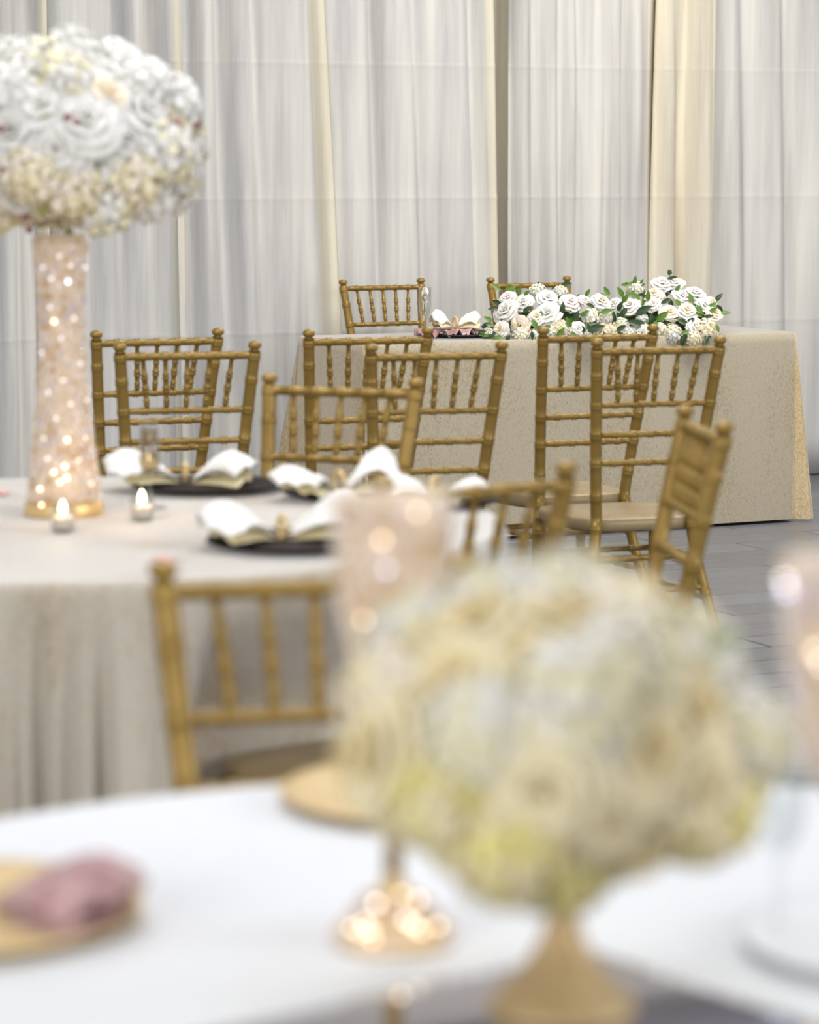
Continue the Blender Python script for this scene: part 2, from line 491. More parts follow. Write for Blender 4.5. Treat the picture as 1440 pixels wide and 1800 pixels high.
for (px, py, ang, lab) in chairs:
    a = math.radians(ang); fw = Vector((-math.sin(a), math.cos(a), 0)); tp = at(px, py, Z1 - 0.008) + fw * 0.28
    seats.append((Vector((tp.x, tp.y, 0)), fw, Vector((math.cos(a), math.sin(a), 0))))


def sstep(a, b, x):
    k = max(0, min(1, (x - a) / (b - a))); return k * k * (3 - 2 * k)


def tucked(p, origin):
    """cloth hanging where a chair is pushed in: the seat front presses it inward"""
    for (c, fw, sd) in seats:
        r = p + origin - c; r.z = 0
        if r.length > 1.0: continue
        x, y = r.dot(sd), r.dot(fw)
        if -0.35 < y < 0.225 and abs(x) < 0.34:
            k = (1 - sstep(0.215, 0.33, abs(x))) * (1 - sstep(0.50, 0.73, p.z))
            p = p + fw * ((0.225 - y) * k)
    return p




def round_cloth(name, R, mats, parent, seed, folds=26, amp=0.05, z0=0.012, flat=0.3, pleats=()):
    r = random.Random(seed)
    ph = [r.uniform(0, 6.28) for _ in range(8)]
    NU = 440

    def drop(u, v):
        th = 2 * PI * u
        # rounded edge then falling folds that deepen downwards
        f = 0.55 * math.sin(folds * th + ph[0] + 0.8 * math.sin(3 * th + ph[1])) + 0.3 * math.sin(folds * 1.62 // 1 * th + ph[2]) + 0.25 * math.sin(7 * th + ph[3])
        gate = 0.5 + 0.5 * math.sin(5 * th + ph[4])
        f *= flat + (1 - flat) * gate
        for (tc_, wd_, dp_) in pleats:
            f -= dp_ * math.exp(-(((th - tc_ + PI) % (2 * PI) - PI) / wd_) ** 2)
        if v < 0.08:
            a = v / 0.08 * PI / 2
            rad = R + 0.012 * math.sin(a); z = TZ - 0.012 * (1 - math.cos(a))
            k = 0
        else:
            q = (v - 0.08) / 0.92
            z = TZ - 0.012 - q * (TZ - 0.012 - z0)
            k = min(1, q * 1.25) ** 0.8
            rad = R + 0.012 + amp * f * k + 0.035 * q
        return tucked(Vector((rad * math.cos(th), rad * math.sin(th), z)), parent.location)
    b_ = MB(); b_.grid(drop, NU, 22, 0, closed=True); b_.f = [tuple(reversed(f)) for f in b_.f]
    top = []
    for j in range(9):
        rr = R * j / 8
        top.append(rr)
    vs = []; fs = []
    for rr in top[1:]:
        for k in range(NU):
            th = 2 * PI * k / NU; vs.append((rr * math.cos(th), rr * math.sin(th), TZ))
    for j in range(7):
        for k in range(NU):
            fs.append((j * NU + k, (j + 1) * NU + k, (j + 1) * NU + (k + 1) % NU, j * NU + (k + 1) % NU))
    c0 = len(vs); vs.append((0, 0, TZ))
    for k in range(NU): fs.append((c0, k, (k + 1) % NU))
    b_.add(vs, fs)
    return b_.build(name, mats, parent)


def table_under(parent, R=None, rect=None):
    b_ = MB()
    if R: b_.lathe([(R - .01, TZ - .035), (R - .01, TZ - .006)], 48)
    else: b_.box(rect[0] + .01, rect[1] - .01, rect[2] + .01, rect[3] - .01, TZ - .035, TZ - .006)
    b_.build('tabletop', LINEN, parent, False)
    spots = [(R * .6 * math.cos(a), R * .6 * math.sin(a)) for a in (.8, 2.4, 3.9, 5.5)] if R else \
        [(x, y) for x in (rect[0] + .15, rect[1] - .15) for y in (rect[2] + .12, rect[3] - .12)]
    for (x, y) in spots:
        l = MB(); l.tube([(x, y, 0), (x, y, TZ - .035)], [.015, .015], 8); l.build('leg', SILVERY, parent)


MT = Vector((-0.62, 5.36, 0)); MR = 0.79
mid = empty('round_table', MT, 0, 'round table in champagne velvet cloth carrying the tall crystal vase', 'table', 'cloth-covered round tables')
table_under(mid, R=MR)
round_cloth('tablecloth', MR, [VELVET_M], mid, 3, folds=22, amp=0.075,
            pleats=[(math.radians(-90 + a), math.radians(w_), dp) for a, w_, dp in ((-5.5, .9, .7), (-1.2, .8, .8), (1.9, 1.0, 1.0), (5.6, 1.1, 1.1), (9.0, 1.2, 1.5), (16, 1.0, .6), (-9, 1, .9), (-14, 1.2, 1.0), (24, 1.2, .8))])
FT = Vector((0.12, 2.30, 0)); FR = 0.80
front = empty('round_table', FT, 0, 'round table under white cloth with the mirror and gold vase, nearest the camera', 'table', 'cloth-covered round tables')
table_under(front, R=FR)
round_cloth('tablecloth', FR, [LINEN], front, 8, folds=20, amp=0.05)

# head table: rectangular, left end nearer
HL, HR = at(640, 605, TZ), at(1396, 583.5, TZ)
hu = (HR - HL); HLEN = hu.length; hu.normalize(); HANG = math.atan2(hu.y, hu.x)
HW = 0.60
head = empty('head_table', (HL.x, HL.y, 0), HANG, 'long head table in floor-length crushed velvet cloth before the drapery', 'table')
table_under(head, rect=(0, HLEN, 0, HW))


def head_cloth():
    b_ = MB(); L_, W_ = HLEN, HW
    # outline walked round the table; each point has a flare direction and fold depth
    pts = []

    def edge(p, q, n, nrm, fl, fold, seed):
        r = random.Random(seed); ph = r.uniform(0, 6)
        for i in range(n):
            s = i / n; x = p[0] + (q[0] - p[0]) * s; y = p[1] + (q[1] - p[1]) * s
            pts.append((x, y, nrm[0], nrm[1], fl(s), fold * math.sin(s * 9 + ph) * math.sin(PI * s)))

    def corner(cx, cy, a0, a1, n, big):
        for i in range(n):
            s = i / n; a = a0 + (a1 - a0) * s
            pk = lambda c, w_: math.exp(-((s - c) / w_) ** 2)
            k = math.sin(PI * s) ** .3 * (.66 * big * pk(.50, .09) + big * pk(.84, .085) + .006) - .10 * pk(.27, .08) - .075 * pk(.67, .05)
            pts.append((cx, cy, math.cos(a), math.sin(a), k, 0.0))
    edge((0, 0), (L_, 0), 60, (0, -1), lambda s: 0.012 + 0.0 * s, 0.006, 1)
    corner(L_, 0, -PI / 2, 0, 60, 0.10)
    edge((L_, 0), (L_, W_), 26, (1, 0), lambda s: 0.02, 0.03, 2)
    corner(L_, W_, 0, PI / 2, 18, 0.16)
    edge((L_, W_), (0, W_), 40, (0, 1), lambda s: 0.012, 0.01, 3)
    corner(0, W_, PI / 2, PI, 20, 0.17)
    edge((0, W_), (0, 0), 26, (-1, 0), lambda s: 0.075 - 0.04 * s, 0.012, 4)
    corner(0, 0, PI, 1.5 * PI, 16, 0.10)
    n = len(pts); NV = 20; vs = []; fs = []
    for j in range(NV + 1):
        v = j / NV
        for (x, y, nx, ny, fl, fo) in pts:
            if v < .06:
                a = v / .06 * PI / 2; d_ = .008 * math.sin(a); z = TZ - .008 * (1 - math.cos(a)); k = 0
            else:
                q = (v - .06) / .94; k = q; d_ = .008; z = TZ - .008 - q * (TZ - .008 - .012)
            d_ += (fl + fo) * k
            vs.append((x + nx * d_, y + ny * d_, z))
    for j in range(NV):
        for k in range(n):
            fs.append((j * n + k, (j + 1) * n + k, (j + 1) * n + (k + 1) % n, j * n + (k + 1) % n))
    b_.add(vs, fs)
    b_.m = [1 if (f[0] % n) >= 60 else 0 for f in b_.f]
    b_.grid(lambda u, v: Vector((u * L_, v * W_, TZ)), 20, 8)
    return b_.build('tablecloth', [VELVET, VELVET_C_LIT], head)


head_cloth()

# ------------------------------------------------------------------ gold bamboo-turned banquet chair


def post_xy(z):
    if z >= SZ:
        k = (z - SZ) / (Z1 - SZ)
        return 0.143 + 0.040 * k, -0.185 - 0.095 * k ** 1.15
    k = (SZ - z) / SZ
    return 0.143 + 0.080 * k ** 1.3, -0.185 - 0.115 * k ** 1.5


def knuckled(pts_fn, length, nodes, r0, ring=1.16, step=0.03, taper=None):
    """points and radii along a stick with double knuckle rings at the given fractions"""
    ts = set(i / max(2, int(length / step)) for i in range(max(2, int(length / step)) + 1))
    w_ = 0.0065 / length
    for nd in nodes:
        for q in (-1.5, -1.1, -.55, 0, .55, 1.1, 1.5): ts.add(min(1, max(0, nd + q * w_)))
    ts = sorted(ts); pts = []; rad = []
    for t in ts:
        r = r0 * (taper(t) if taper else 1)
        for nd in nodes:
            q = abs(t - nd) / w_
            if q < 0.3: r *= 1.05
            elif q < 1.2: r *= ring
        pts.append(pts_fn(t)); rad.append(r)
    return pts, rad


def stick(p, q, nodes, r0, ring=1.2, taper=None, n=8):
    p, q = Vector(p), Vector(q)
    b_ = MB(); pts, rad = knuckled(lambda t: p.lerp(q, t), (q - p).length, nodes, r0, ring, 0.06, taper)
    b_.tube(pts, rad, n); return b_


def make_chair():
    root = empty('banquet_chair', (0, 0, 0))

    def part(b, name, m=GOLD):
        o = b.build(name, m, root); kids.append(o); return o
    # seat: rounded at the front, thin pad with apron
    b_ = MB(); out = []
    for i in range(48):
        a = 2 * PI * i / 48; c, s = math.cos(a), math.sin(a)
        e = 2.0 / 5.0
        x = 0.200 * math.copysign(abs(c) ** e, c); y = 0.195 * math.copysign(abs(s) ** e, s)
        x *= 1 - 0.12 * (0.5 - y / 0.39) ** 2
        out.append((x, y))
    prof = [(0.93, -.034), (0.975, -.034), (1.0, -.026), (1.0, -.008), (.985, 0.0), (.955, .003), (.5, .004)]
    vs = []; fs = []
    for (k, z) in prof:
        for (x, y) in out: vs.append((x * k, y * k + 0.005, SZ + z))
    for j in range(len(prof) - 1):
        for i in range(48):
            fs.append((j * 48 + i, j * 48 + (i + 1) % 48, (j + 1) * 48 + (i + 1) % 48, (j + 1) * 48 + i))
    fs.append(tuple(reversed(range(48)))); fs.append(tuple((len(prof) - 1) * 48 + i for i in range(48)))
    b_.add(vs, fs); part(b_, 'seat', GOLD_SEAT)
    for sx in (-1, 1):
        # back post running down into the rear leg, mushroom finial on top
        def fn(t):
            z = t * 0.921; x, y = post_xy(z); return Vector((sx * x, y, z))
        nd = [z / 0.921 for z in (0.10, 0.22, 0.33, SZ - .02, 0.50, Z4, Z3, Z2, 0.842, 0.907)]
        pts, rad = knuckled(fn, 0.93, nd, 0.0165, 1.1, 0.03, lambda t: 0.82 + 0.18 * min(1, t * 2.2))
        b_ = MB(); b_.tube(pts, rad, 12); po = part(b_, 'back_post')
        tp = fn(1.0)
        b_ = MB(); b_.lathe([(.012, -.002), (.0105, .003), (.0115, .006), (.0172, .010), (.0185, .015), (.0175, .021), (.012, .026), (.0, .0285)], 14, tp)
        fi = b_.build('finial', GOLD, po); kids.append(fi)
        # front leg
        b_ = stick((sx * .178, .165, SZ - .03), (sx * .183, .185, 0), (.1, .35, .62, .9), .0155, 1.12, lambda t: 1 - .22 * t, 10)
        part(b_, 'front_leg')
        for z in (0.315, 0.205):       # side stretchers
            x, y = post_xy(z)
            part(stick((sx * x, y, z), (sx * .181, .174, z), (.2, .4, .6, .8), .0085), 'stretcher')
    for z, r, five in ((Z1 - .008, .0105, True), (Z2, .0088, True), (Z3, .0088, False), (Z4, .0088, False)):
        x, y = post_xy(z)
        nd = [(k + 1) / 6 for k in range(5)] if five else (.17, .34, .5, .66, .83)
        part(stick((-x, y, z), (x, y, z), nd, r, 1.25), 'back_rail')
    for z in (0.325, 0.235):
        x, y = post_xy(z)
        part(stick((-x, y, z), (x, y, z), (.2, .4, .6, .8), .0085), 'stretcher')
    for z in (0.30,):
        part(stick((-.181, .172, z), (.181, .172, z), (.2, .4, .6, .8), .0085), 'stretcher')
    x1, y1 = post_xy(Z1 - .008); x2, y2 = post_xy(Z2)
    for k in range(5):
        q = (k + 1) / 6 * 2 - 1
        part(stick((q * x1, y1, Z1 - .008), (q * x2 * 0.93, y2, Z2), (.36, .6, .84), .0062, 1.32,
                   lambda t: 0.95 + .35 * (1 - abs(2 * t - 1.1))), 'spindle')
    return root


chair0 = make_chair()
for i, (px, py, ang, lab) in enumerate(chairs):
    o = chair0 if i == 0 else copy_tree(chair0)
    a = math.radians(ang); tp = at(px, py, Z1 - 0.008)
    fw = Vector((-math.sin(a), math.cos(a), 0))
    bpos = seats[i][0]
    o.location = (bpos.x, bpos.y, 0); o.rotation_euler = (0, 0, a)
    tag(o, lab, 'chair', 'gold banquet chairs')


# ------------------------------------------------------------------ flowers
def petal(b, phi, r0, r1, h0, h1, dphi, mi, lip, curl, rg, nu=5, nv=5):
    j1, j2 = rg.uniform(.9, 1.1), rg.uniform(-.12, .12)

    def fn(u, v):
        s = (u - .5) * 2
        shp = (0.45 + 0.55 * math.sin(PI * min(v, .9) * .62))
        ph = phi + s * dphi * shp * j1
        r = r0 + (r1 - r0) * (v ** 1.3) + (curl * max(0, v - .7) * (1 + .3 * abs(s)))
        z = h0 + (h1 - h0) * (math.sin(v * PI / 2) ** .9) - lip * s * s * v - curl * .9 * max(0, v - .72) + j2 * .1 * v
        r += 0.03 * math.sin(5 * s + phi * 3) * v
        return Vector((r * math.cos(ph), r * math.sin(ph), z))
    b.grid(fn, nu, nv, mi)


def rose_mesh(name, mats, seed, openness=1.0):
    rg = random.Random(seed); b = MB()
    layers = [(.02, .10, -.2, .62, 3, 1.25, 1, .15, .0), (.05, .26, -.25, .60, 4, 1.0, 1, .16, .1),
              (.10, .48, -.3, .50, 5, .85, 1, .18, .3), (.14, .72 * openness, -.35, .36, 5, .85, 0, .2, .45),
              (.14, .92 * openness, -.4, .16, 6, .75, 0, .2, .5), (.12, 1.0, -.42, -.06, 6, .7, 0, .2, .3)]
    for k, (r0, r1, h0, h1, n, dp, mi, lip, cu) in enumerate(layers):
        o = rg.uniform(0, 6)
        for i in range(n):
            petal(b, o + 2 * PI * i / n + rg.uniform(-.12, .12), r0, r1 * rg.uniform(.93, 1.07), h0, h1 * rg.uniform(.92, 1.06), dp, mi, lip, cu, rg)
    return b.mesh(name, mats)


def cluster_mesh(name, mats, seed, n=24):
    rg = random.Random(seed); b = MB()
    for i in range(n):
        z = 1 - (i + .5) / n * 1.25; r = math.sqrt(max(0, 1 - z * z)); a = i * 2.39996
        d = Vector((r * math.cos(a), r * math.sin(a), z)).normalized()
        q = d.to_track_quat('Z', 'Y').to_matrix(); c = d * rg.uniform(.78, .95)
        tw = rg.uniform(0, 6); sz = rg.uniform(.36, .50)
        for k in range(4):
            t = tw + k * PI / 2
            def pt(rr, th, h): return c + q @ Vector((rr * math.cos(th), rr * math.sin(th), h))
            vs = [pt(0, 0, 0), pt(sz * .7, t - .55, .06), pt(sz, t - .28, .02), pt(sz * 1.06, t, .04), pt(sz, t + .28, .02), pt(sz * .7, t + .55, .06)]
            b.add(vs, [(0, 1, 2, 3), (0, 3, 4, 5)], rg.randrange(len(mats)))
    b.lathe([(.0, -.55), (.5, -.4), (.74, 0), (.6, .42), (.0, .72)], 10, mi=0)
    return b.mesh(name, mats)


def leaf_mesh(name, m, seed):
    rg = random.Random(seed); b = MB(); bend = rg.uniform(.2, .5)

    def fn(u, v):
        s = (u - .5) * 2
        wd = .42 * math.sin(PI * v ** .8) ** .8
        return Vector((s * wd, v * 1.9, .12 * abs(s) * math.sin(PI * v) - bend * v * v + .05))
    b.grid(fn, 4, 6); return b.mesh(name, m)


ROSES = {'white': [rose_mesh('rose', [ROSE_W, ROSE_W], 1), rose_mesh('rose', [ROSE_W, ROSE_W], 2, 1.1)],
         'cream': [rose_mesh('rose', [ROSE_W, PEACH_P], 3), rose_mesh('rose', [ROSE_C, PEACH_P], 4)],
         'blush': [rose_mesh('rose', [ROSE_B, ROSE_B], 5)],
         'ivory': [rose_mesh('rose', [IVORY_P, TAN_P], 6), rose_mesh('rose', [IVORY_P, IVORY_P], 7)],
         'butter': [rose_mesh('rose', [YELLOW_P, IVORY_P], 8)]}
HYD = {'white': [cluster_mesh('hydrangea', [ROSE_W, GREENISH_P], 11), cluster_mesh('hydrangea', [ROSE_W, ROSE_W], 12)],
       'cream': [cluster_mesh('hydrangea', [IVORY_P, ROSE_C], 13)],
       'butter': [cluster_mesh('hydrangea', [YELLOW_P, IVORY_P], 14)],
       'green': [cluster_mesh('hydrangea', [GREENISH_P, ROSE_W], 15)]}
LEAVES = {'green': leaf_mesh('leaf', LEAF, 1), 'dark': leaf_mesh('leaf', LEAF_D, 2), 'sage': leaf_mesh('leaf', LEAF_P, 3)}


def put(me, name, parent, loc, nrm, size, spin=0.0):
    o = link(name, me, parent)
    q = Vector(nrm).normalized().to_track_quat('Z', 'Y') @ Matrix.Rotation(spin, 3, 'Z').to_quaternion()
    o.location = loc; o.rotation_mode = 'QUATERNION'; o.rotation_quaternion = q
    o.scale = (size, size, size); return o


frng = random.Random(21)


def garland(name, cpx, edge_d, flowers, leaves, label):
    cx = at_d(cpx, 580, edge_d + .12)
    root = empty(name, (cx.x, cx.y, TZ), 0, label, 'flowers', 'garland halves on the head table')
    inv = root.location

    def place(px, py):
        k = max(0, min(1, (605 - py) / 105))
        d = edge_d - .03 + .26 * k ** 1.2
        p = at_d(px, py, d); return p - inv, k
    b_ = MB()   # moss foam core
    xs = [f[0] for f in flowers]; half = (max(xs) - min(xs)) / 2 / 5100 * edge_d - .03
    b_.grid(lambda u, v: Vector(((math.cos(PI * v)) * -half, .045 + .06 * math.sin(PI * v) * math.cos(2 * PI * u), max(.004, .05 + .05 * math.sin(PI * v) * math.sin(2 * PI * u)))), 16, 12, closed=True)
    b_.build('foam_base', STEM, root)
    for (px, py, r, kd) in flowers:
        p, k = place(px, py)
        nx = (px - cpx) / 90.0
        nrm = (nx * .55 + frng.uniform(-.25, .25), -1.0 + .55 * k, .1 + .9 * k + frng.uniform(-.2, .2))
        sz = r / 5100 * edge_d * 1.06
        nm, key = kd.split('_')
        if nm == 'h':
            put(frng.choice(HYD[key]), 'hydrangea', root, p + Vector((0, .02, 0)), nrm, sz * 1.08, frng.uniform(0, 6))
        else:
            put(frng.choice(ROSES[key]), 'rose', root, p, nrm, sz, frng.uniform(0, 6))
    for i in range(75):
        f = flowers[frng.randrange(len(flowers))]
        p, k = place(f[0] + frng.uniform(-24, 24), min(592, f[1] + frng.uniform(-14, 14)))
        put(LEAVES[frng.choice(('dark', 'dark', 'green'))], 'leaf', root, p + Vector((0, .006, 0)), (frng.uniform(-.5, .5), -1, frng.uniform(-.1, .9)), .024, frng.uniform(0, 6))
    for (px, py, s, key, ang) in leaves:
        p, k = place(px, py)
        a = math.radians(ang)
        o = link('leaf', LEAVES[key], root)
        yv = Vector((math.cos(a), -.25, math.sin(a))).normalized(); zv = Vector((0.1, -1, .35)); zv = (zv - yv * zv.dot(yv)).normalized()
        xv = yv.cross(zv); M = Matrix((xv, yv, zv)).transposed()
        o.rotation_mode = 'QUATERNION'; o.rotation_quaternion = M.to_quaternion()
        L_ = s * 1.25 / 5100 * edge_d / 1.9
        o.location = p + Vector((0, -.034, .004)) - yv * L_ * .9; o.scale = (L_,) * 3
    return root


def edge_at(px):
    # distance of the head table's front edge at a picture column
    r = ray(px, 595); det = r.x * (-hu.y) + hu.x * r.y
    return r.y * (HL.x * (-hu.y) + hu.x * HL.y) / det


gl = [(890, 547, 21, 'r_white'), (880, 580, 15, 'r_cream'), (913, 572, 17, 'r_cream'), (920, 532, 17, 'r_white'), (893, 523, 15, 'r_blush'),
      (963, 552, 21, 'r_white'), (943, 558, 15, 'r_cream'), (963, 525, 19, 'r_white'), (1003, 532, 18, 'r_blush'), (1028, 528, 12, 'r_blush'),
      (1057, 530, 17, 'r_cream'), (1038, 560, 17, 'h_white'), (1017, 578, 12, 'r_white'), (987, 580, 16, 'h_cream'), (917, 592, 14, 'h_green'),
      (945, 515, 15, 'h_white'), (1064, 558, 12, 'h_white'), (1062, 584, 13, 'h_cream'), (967, 585, 13, 'h_white'), (858, 586, 9, 'h_green'),
      (985, 516, 13, 'h_white'), (1040, 590, 12, 'h_green'), (940, 592, 12, 'h_white')]
ll = [(912, 514, 15, 'green', 70), (925, 517, 12, 'green', 50), (858, 562, 15, 'green', 150), (861, 572, 11, 'green', 170), (874, 595, 16, 'green', 200),
      (940, 572, 18, 'green', -60), (926, 545, 16, 'dark', 40), (988, 544, 18, 'dark', 80), (999, 568, 18, 'green', 110), (1011, 556, 16, 'dark', 60),
      (1046, 578, 26, 'dark', 20), (1065, 548, 18, 'green', 10), (1032, 516, 13, 'green', 60), (1027, 552, 15, 'green', 40), (892, 597, 14, 'dark', 240),
      (1037, 538, 14, 'dark', -20), (935, 590, 12, 'dark', -80), (960, 577, 15, 'green', 200), (1008, 590, 14, 'green', -60)]
garland('flower_garland', 965, edge_at(965), gl, ll, 'low white rose and hydrangea arrangement, left half, beside the place setting')
gr = [(1107, 538, 18, 'r_white'), (1117, 511, 15, 'h_white'), (1150, 518, 17, 'r_cream'), (1149, 536, 14, 'r_white'), (1165, 499, 19, 'r_white'),
      (1187, 498, 15, 'r_white'), (1200, 521, 16, 'r_white'), (1222, 516, 18, 'r_white'), (1178, 550, 17, 'r_cream'), (1208, 547, 18, 'r_cream'),
      (1239, 537, 15, 'r_white'), (1257, 552, 15, 'r_cream'), (1222, 575, 16, 'r_white'), (1242, 582, 19, 'h_cream'), (1222, 597, 13, 'h_cream'),
      (1183, 588, 16, 'h_white'), (1092, 575, 15, 'h_green'), (1130, 586, 15, 'r_white'), (1160, 580, 12, 'h_green'), (1073, 584, 13, 'h_cream'),
      (1080, 535, 12, 'r_white'), (1130, 562, 10, 'h_white'), (1252, 530, 10, 'r_cream'), (1110, 588, 13, 'h_white')]
lr = [(1115, 494, 14, 'green', 80), (1108, 500, 12, 'green', 190), (1127, 496, 9, 'green', 60), (1090, 515, 18, 'green', 120), (1098, 526, 16, 'green', 60),
      (1116, 522, 18, 'green', 150), (1138, 521, 17, 'green', 90), (1190, 508, 13, 'green', 60), (1130, 546, 26, 'dark', 30), (1120, 570, 28, 'dark', 160),
      (1145, 562, 18, 'dark', 100), (1163, 557, 22, 'green', 40), (1200, 567, 18, 'dark', -20), (1229, 545, 16, 'green', -60), (1243, 558, 16, 'dark', 20),
      (1191, 534, 15, 'green', -60), (1203, 585, 14, 'green', 200), (1260, 578, 12, 'green', -70), (1252, 546, 14, 'green', 30), (1170, 530, 16, 'dark', 200),
      (1095, 550, 18, 'dark', 230), (1213, 564, 14, 'dark', 200), (1078, 560, 18, 'dark', 90), (1150, 573, 16, 'green', 250)]
garland('flower_garland', 1170, edge_at(1170), gr, lr, 'taller white rose arrangement with green leaves, right half, near the table end')


def ball(name, centre, rx, rz, count, kinds, size, label, leafkinds, nleaf, cat='flowers', seed=1, zmin=-0.75, cone=0.0, flat=-1.0, leafsize=.03, berries=0, group=None, low=None):
    rg = random.Random(seed)
    root = empty(name, centre, 0, label, cat)
    b_ = MB(); b_.grid(lambda u, v: Vector((rx * .62 * math.sin(PI * v) * math.cos(2 * PI * u), rx * .62 * math.sin(PI * v) * math.sin(2 * PI * u), -rz * .62 * math.cos(PI * v))), 18, 12, closed=True)
    b_.build('foam_core', LEAF_P, root)
    for i in range(count):
        z = 1 - (i + .5) / count * (1 - zmin); r = math.sqrt(max(0, 1 - z * z)); a = i * 2.39996 + .3
        n = Vector((r * math.cos(a), r * math.sin(a), z))
        kc = 1 - cone * max(0, z)
        pos = Vector((n.x * rx * .86 * kc, n.y * rx * .86 * kc, max(flat, n.z) * rz * .86)) * rg.uniform(.94, 1.05)
        kd = rg.choice(low if (low and z < -.25) else kinds); nm, key = kd.split('_')
        nn = Vector((n.x, n.y, n.z * rx / rz)) + Vector((rg.uniform(-.2, .2), rg.uniform(-.2, .2), rg.uniform(-.1, .2)))
        s = size * rg.uniform(.88, 1.15)
        if nm == 'h': put(rg.choice(HYD[key]), 'hydrangea', root, pos, nn, s * 1.05, rg.uniform(0, 6))
        else: put(rg.choice(ROSES[key]), 'rose', root, pos, nn, s, rg.uniform(0, 6))
    for i in range(nleaf):
        z = rg.uniform(zmin, .85); r = math.sqrt(1 - z * z); a = rg.uniform(0, 6.28)
        n = Vector((r * math.cos(a), r * math.sin(a), z))
        put(LEAVES[rg.choice(leafkinds)], 'leaf', root, Vector((n.x * rx * .9, n.y * rx * .9, n.z * rz * .9)), n + Vector((rg.uniform(-.6, .6), rg.uniform(-.6, .6), rg.uniform(-.6, .6))), leafsize, rg.uniform(0, 6))
    if berries:
        bm_ = MB(); bm_.lathe([(0, -1), (.7, -.7), (1, 0), (.7, .7), (0, 1)], 8); me = bm_.mesh('berry', BERRY)
        for i in range(berries):
            z = rg.uniform(zmin, .6); r = math.sqrt(1 - z * z); a = rg.uniform(PI, 2 * PI)
            n = Vector((r * math.cos(a), r * math.sin(a), z))
            put(me, 'berry', root, Vector((n.x * rx * 1.0, n.y * rx * 1.0, n.z * rz * 1.0)), n, .008)
    return root


# ------------------------------------------------------------------ tall crystal vase with the white flower ball
vb = at(113, 905, TZ)


def bead_mesh():
    b_ = MB(); vs = [(0, 0, 1)] + [(math.cos(a) * .8, math.sin(a) * .8, .25) for a in [k * PI / 3 for k in range(6)]] + \
        [(math.cos(a) * .8, math.sin(a) * .8, -.25) for a in [k * PI / 3 for k in range(6)]] + [(0, 0, -1)]
    fs = []
    for k in range(6):
        n = (k + 1) % 6
        fs += [(0, 1 + k, 1 + n), (1 + k, 7 + k, 7 + n, 1 + n), (13, 7 + n, 7 + k)]
    return vs, fs


BV, BF = bead_mesh()


def bead_shell(b_, rad_fn, z0, z1, pitch, size, seed):
    rg = random.Random(seed); z = z0; row = 0
    while z <= z1:
        r = rad_fn(z); n = max(6, int(2 * PI * r / pitch))
        for k in range(n):
            a = 2 * PI * (k + .5 * (row % 2)) / n
            s = size * rg.uniform(.85, 1.1)
            R_ = Matrix.Rotation(rg.uniform(0, 6), 3, 'Z') @ Matrix.Rotation(rg.uniform(-.5, .5), 3, 'X')
            c = Vector((r * math.cos(a), r * math.sin(a), z))
            b_.add([c + R_ @ (Vector(v) * s) for v in BV], BF, rg.choice((0, 0, 1, 1, 1, 2, 3)))
        z += pitch * .92; row += 1


def interp(tab):
    def fn(z):
        for (a, ra), (b, rb) in zip(tab, tab[1:]):
            if z <= b:
                k = (z - a) / (b - a); k = max(0, k); return ra + (rb - ra) * k
        return tab[-1][1]
    return fn


def glint_at(parent, loc, m, r=.0035, nm='glint_bead'):
    b_ = MB(); b_.lathe([(0, -1), (.5, -.86), (.87, -.5), (1, 0), (.87, .5), (.5, .86), (0, 1)], 10)
    o = b_.build(nm, m, parent); o.location = loc; o.scale = (r, r, r); return o


vz = empty('crystal_vase', (vb.x, vb.y, TZ), 0, 'tall champagne crystal bead vase with gold foot on the velvet table', 'vase')
prof = interp([(0, .068), (.05, .066), (.12, .058), (.22, .048), (.34, .042), (.44, .044), (.53, .052)])
b_ = MB(); b_.lathe([(.0, .0), (.074, .0), (.075, .004), (.075, .022), (.070, .028), (.06, .030)], 40); b_.build('foot', GOLD_RIM, vz)
b_ = MB(); b_.lathe([(prof(z) - .007, z) for z in [.028 + .502 * i / 24 for i in range(25)]], 32); b_.build('liner', PEACH, vz)
b_ = MB(); bead_shell(b_, prof, .036, .525, .0125, .0062, 4); tag(b_.build('bead_strands', CRYSTALS, vz, False), kind='stuff')
for (px, py, m) in [(97, 828, GLINT_W), (88, 540, GLINT_F), (130, 560, GLINT_F), (72, 620, GLINT_F), (150, 705, GLINT_F), (100, 735, GLINT_F), (78, 770, GLINT_F), (150, 770, GLINT_F), (160, 850, GLINT_F), (85, 805, GLINT_F), (125, 710, GLINT_F), (116, 818, GLINT_W), (108, 845, GLINT_W), (120, 838, GLINT_W), (72, 858, GLINT_W), (75, 886, GLINT_W), (120, 772, GLINT_W),
                    (120, 495, GLINT_B), (95, 565, GLINT_W), (108, 595, GLINT_F), (105, 450, GLINT_F), (125, 467, GLINT_F), (150, 470, GLINT_F), (75, 470, GLINT_F), (90, 490, GLINT_F), (140, 808, GLINT_F), (112, 668, GLINT_F), (85, 690, GLINT_F), (140, 640, GLINT_F)]:
    p = at_d(px, py, vb.y - .045) - Vector((vb.x, vb.y, TZ))
    rr = prof(p.z) + .005
    if abs(p.x) < rr * .95: p.y = -math.sqrt(rr * rr - p.x * p.x)
    glint_at(vz, p, m, .0038)
ball('flower_ball', (vb.x + .005, vb.y, TZ + .70), .262, .180, 92, ['r_white', 'r_white', 'r_white', 'r_white', 'h_white', 'h_white', 'h_white', 'r_cream', 'r_blush'], .058,
     'big white ball of roses and hydrangeas on top of the tall crystal vase', ['green', 'sage', 'sage'], 40, seed=4, zmin=-.97, flat=-.66, berries=16, leafsize=.026, low=['r_cream', 'h_cream', 'r_white', 'h_white'])

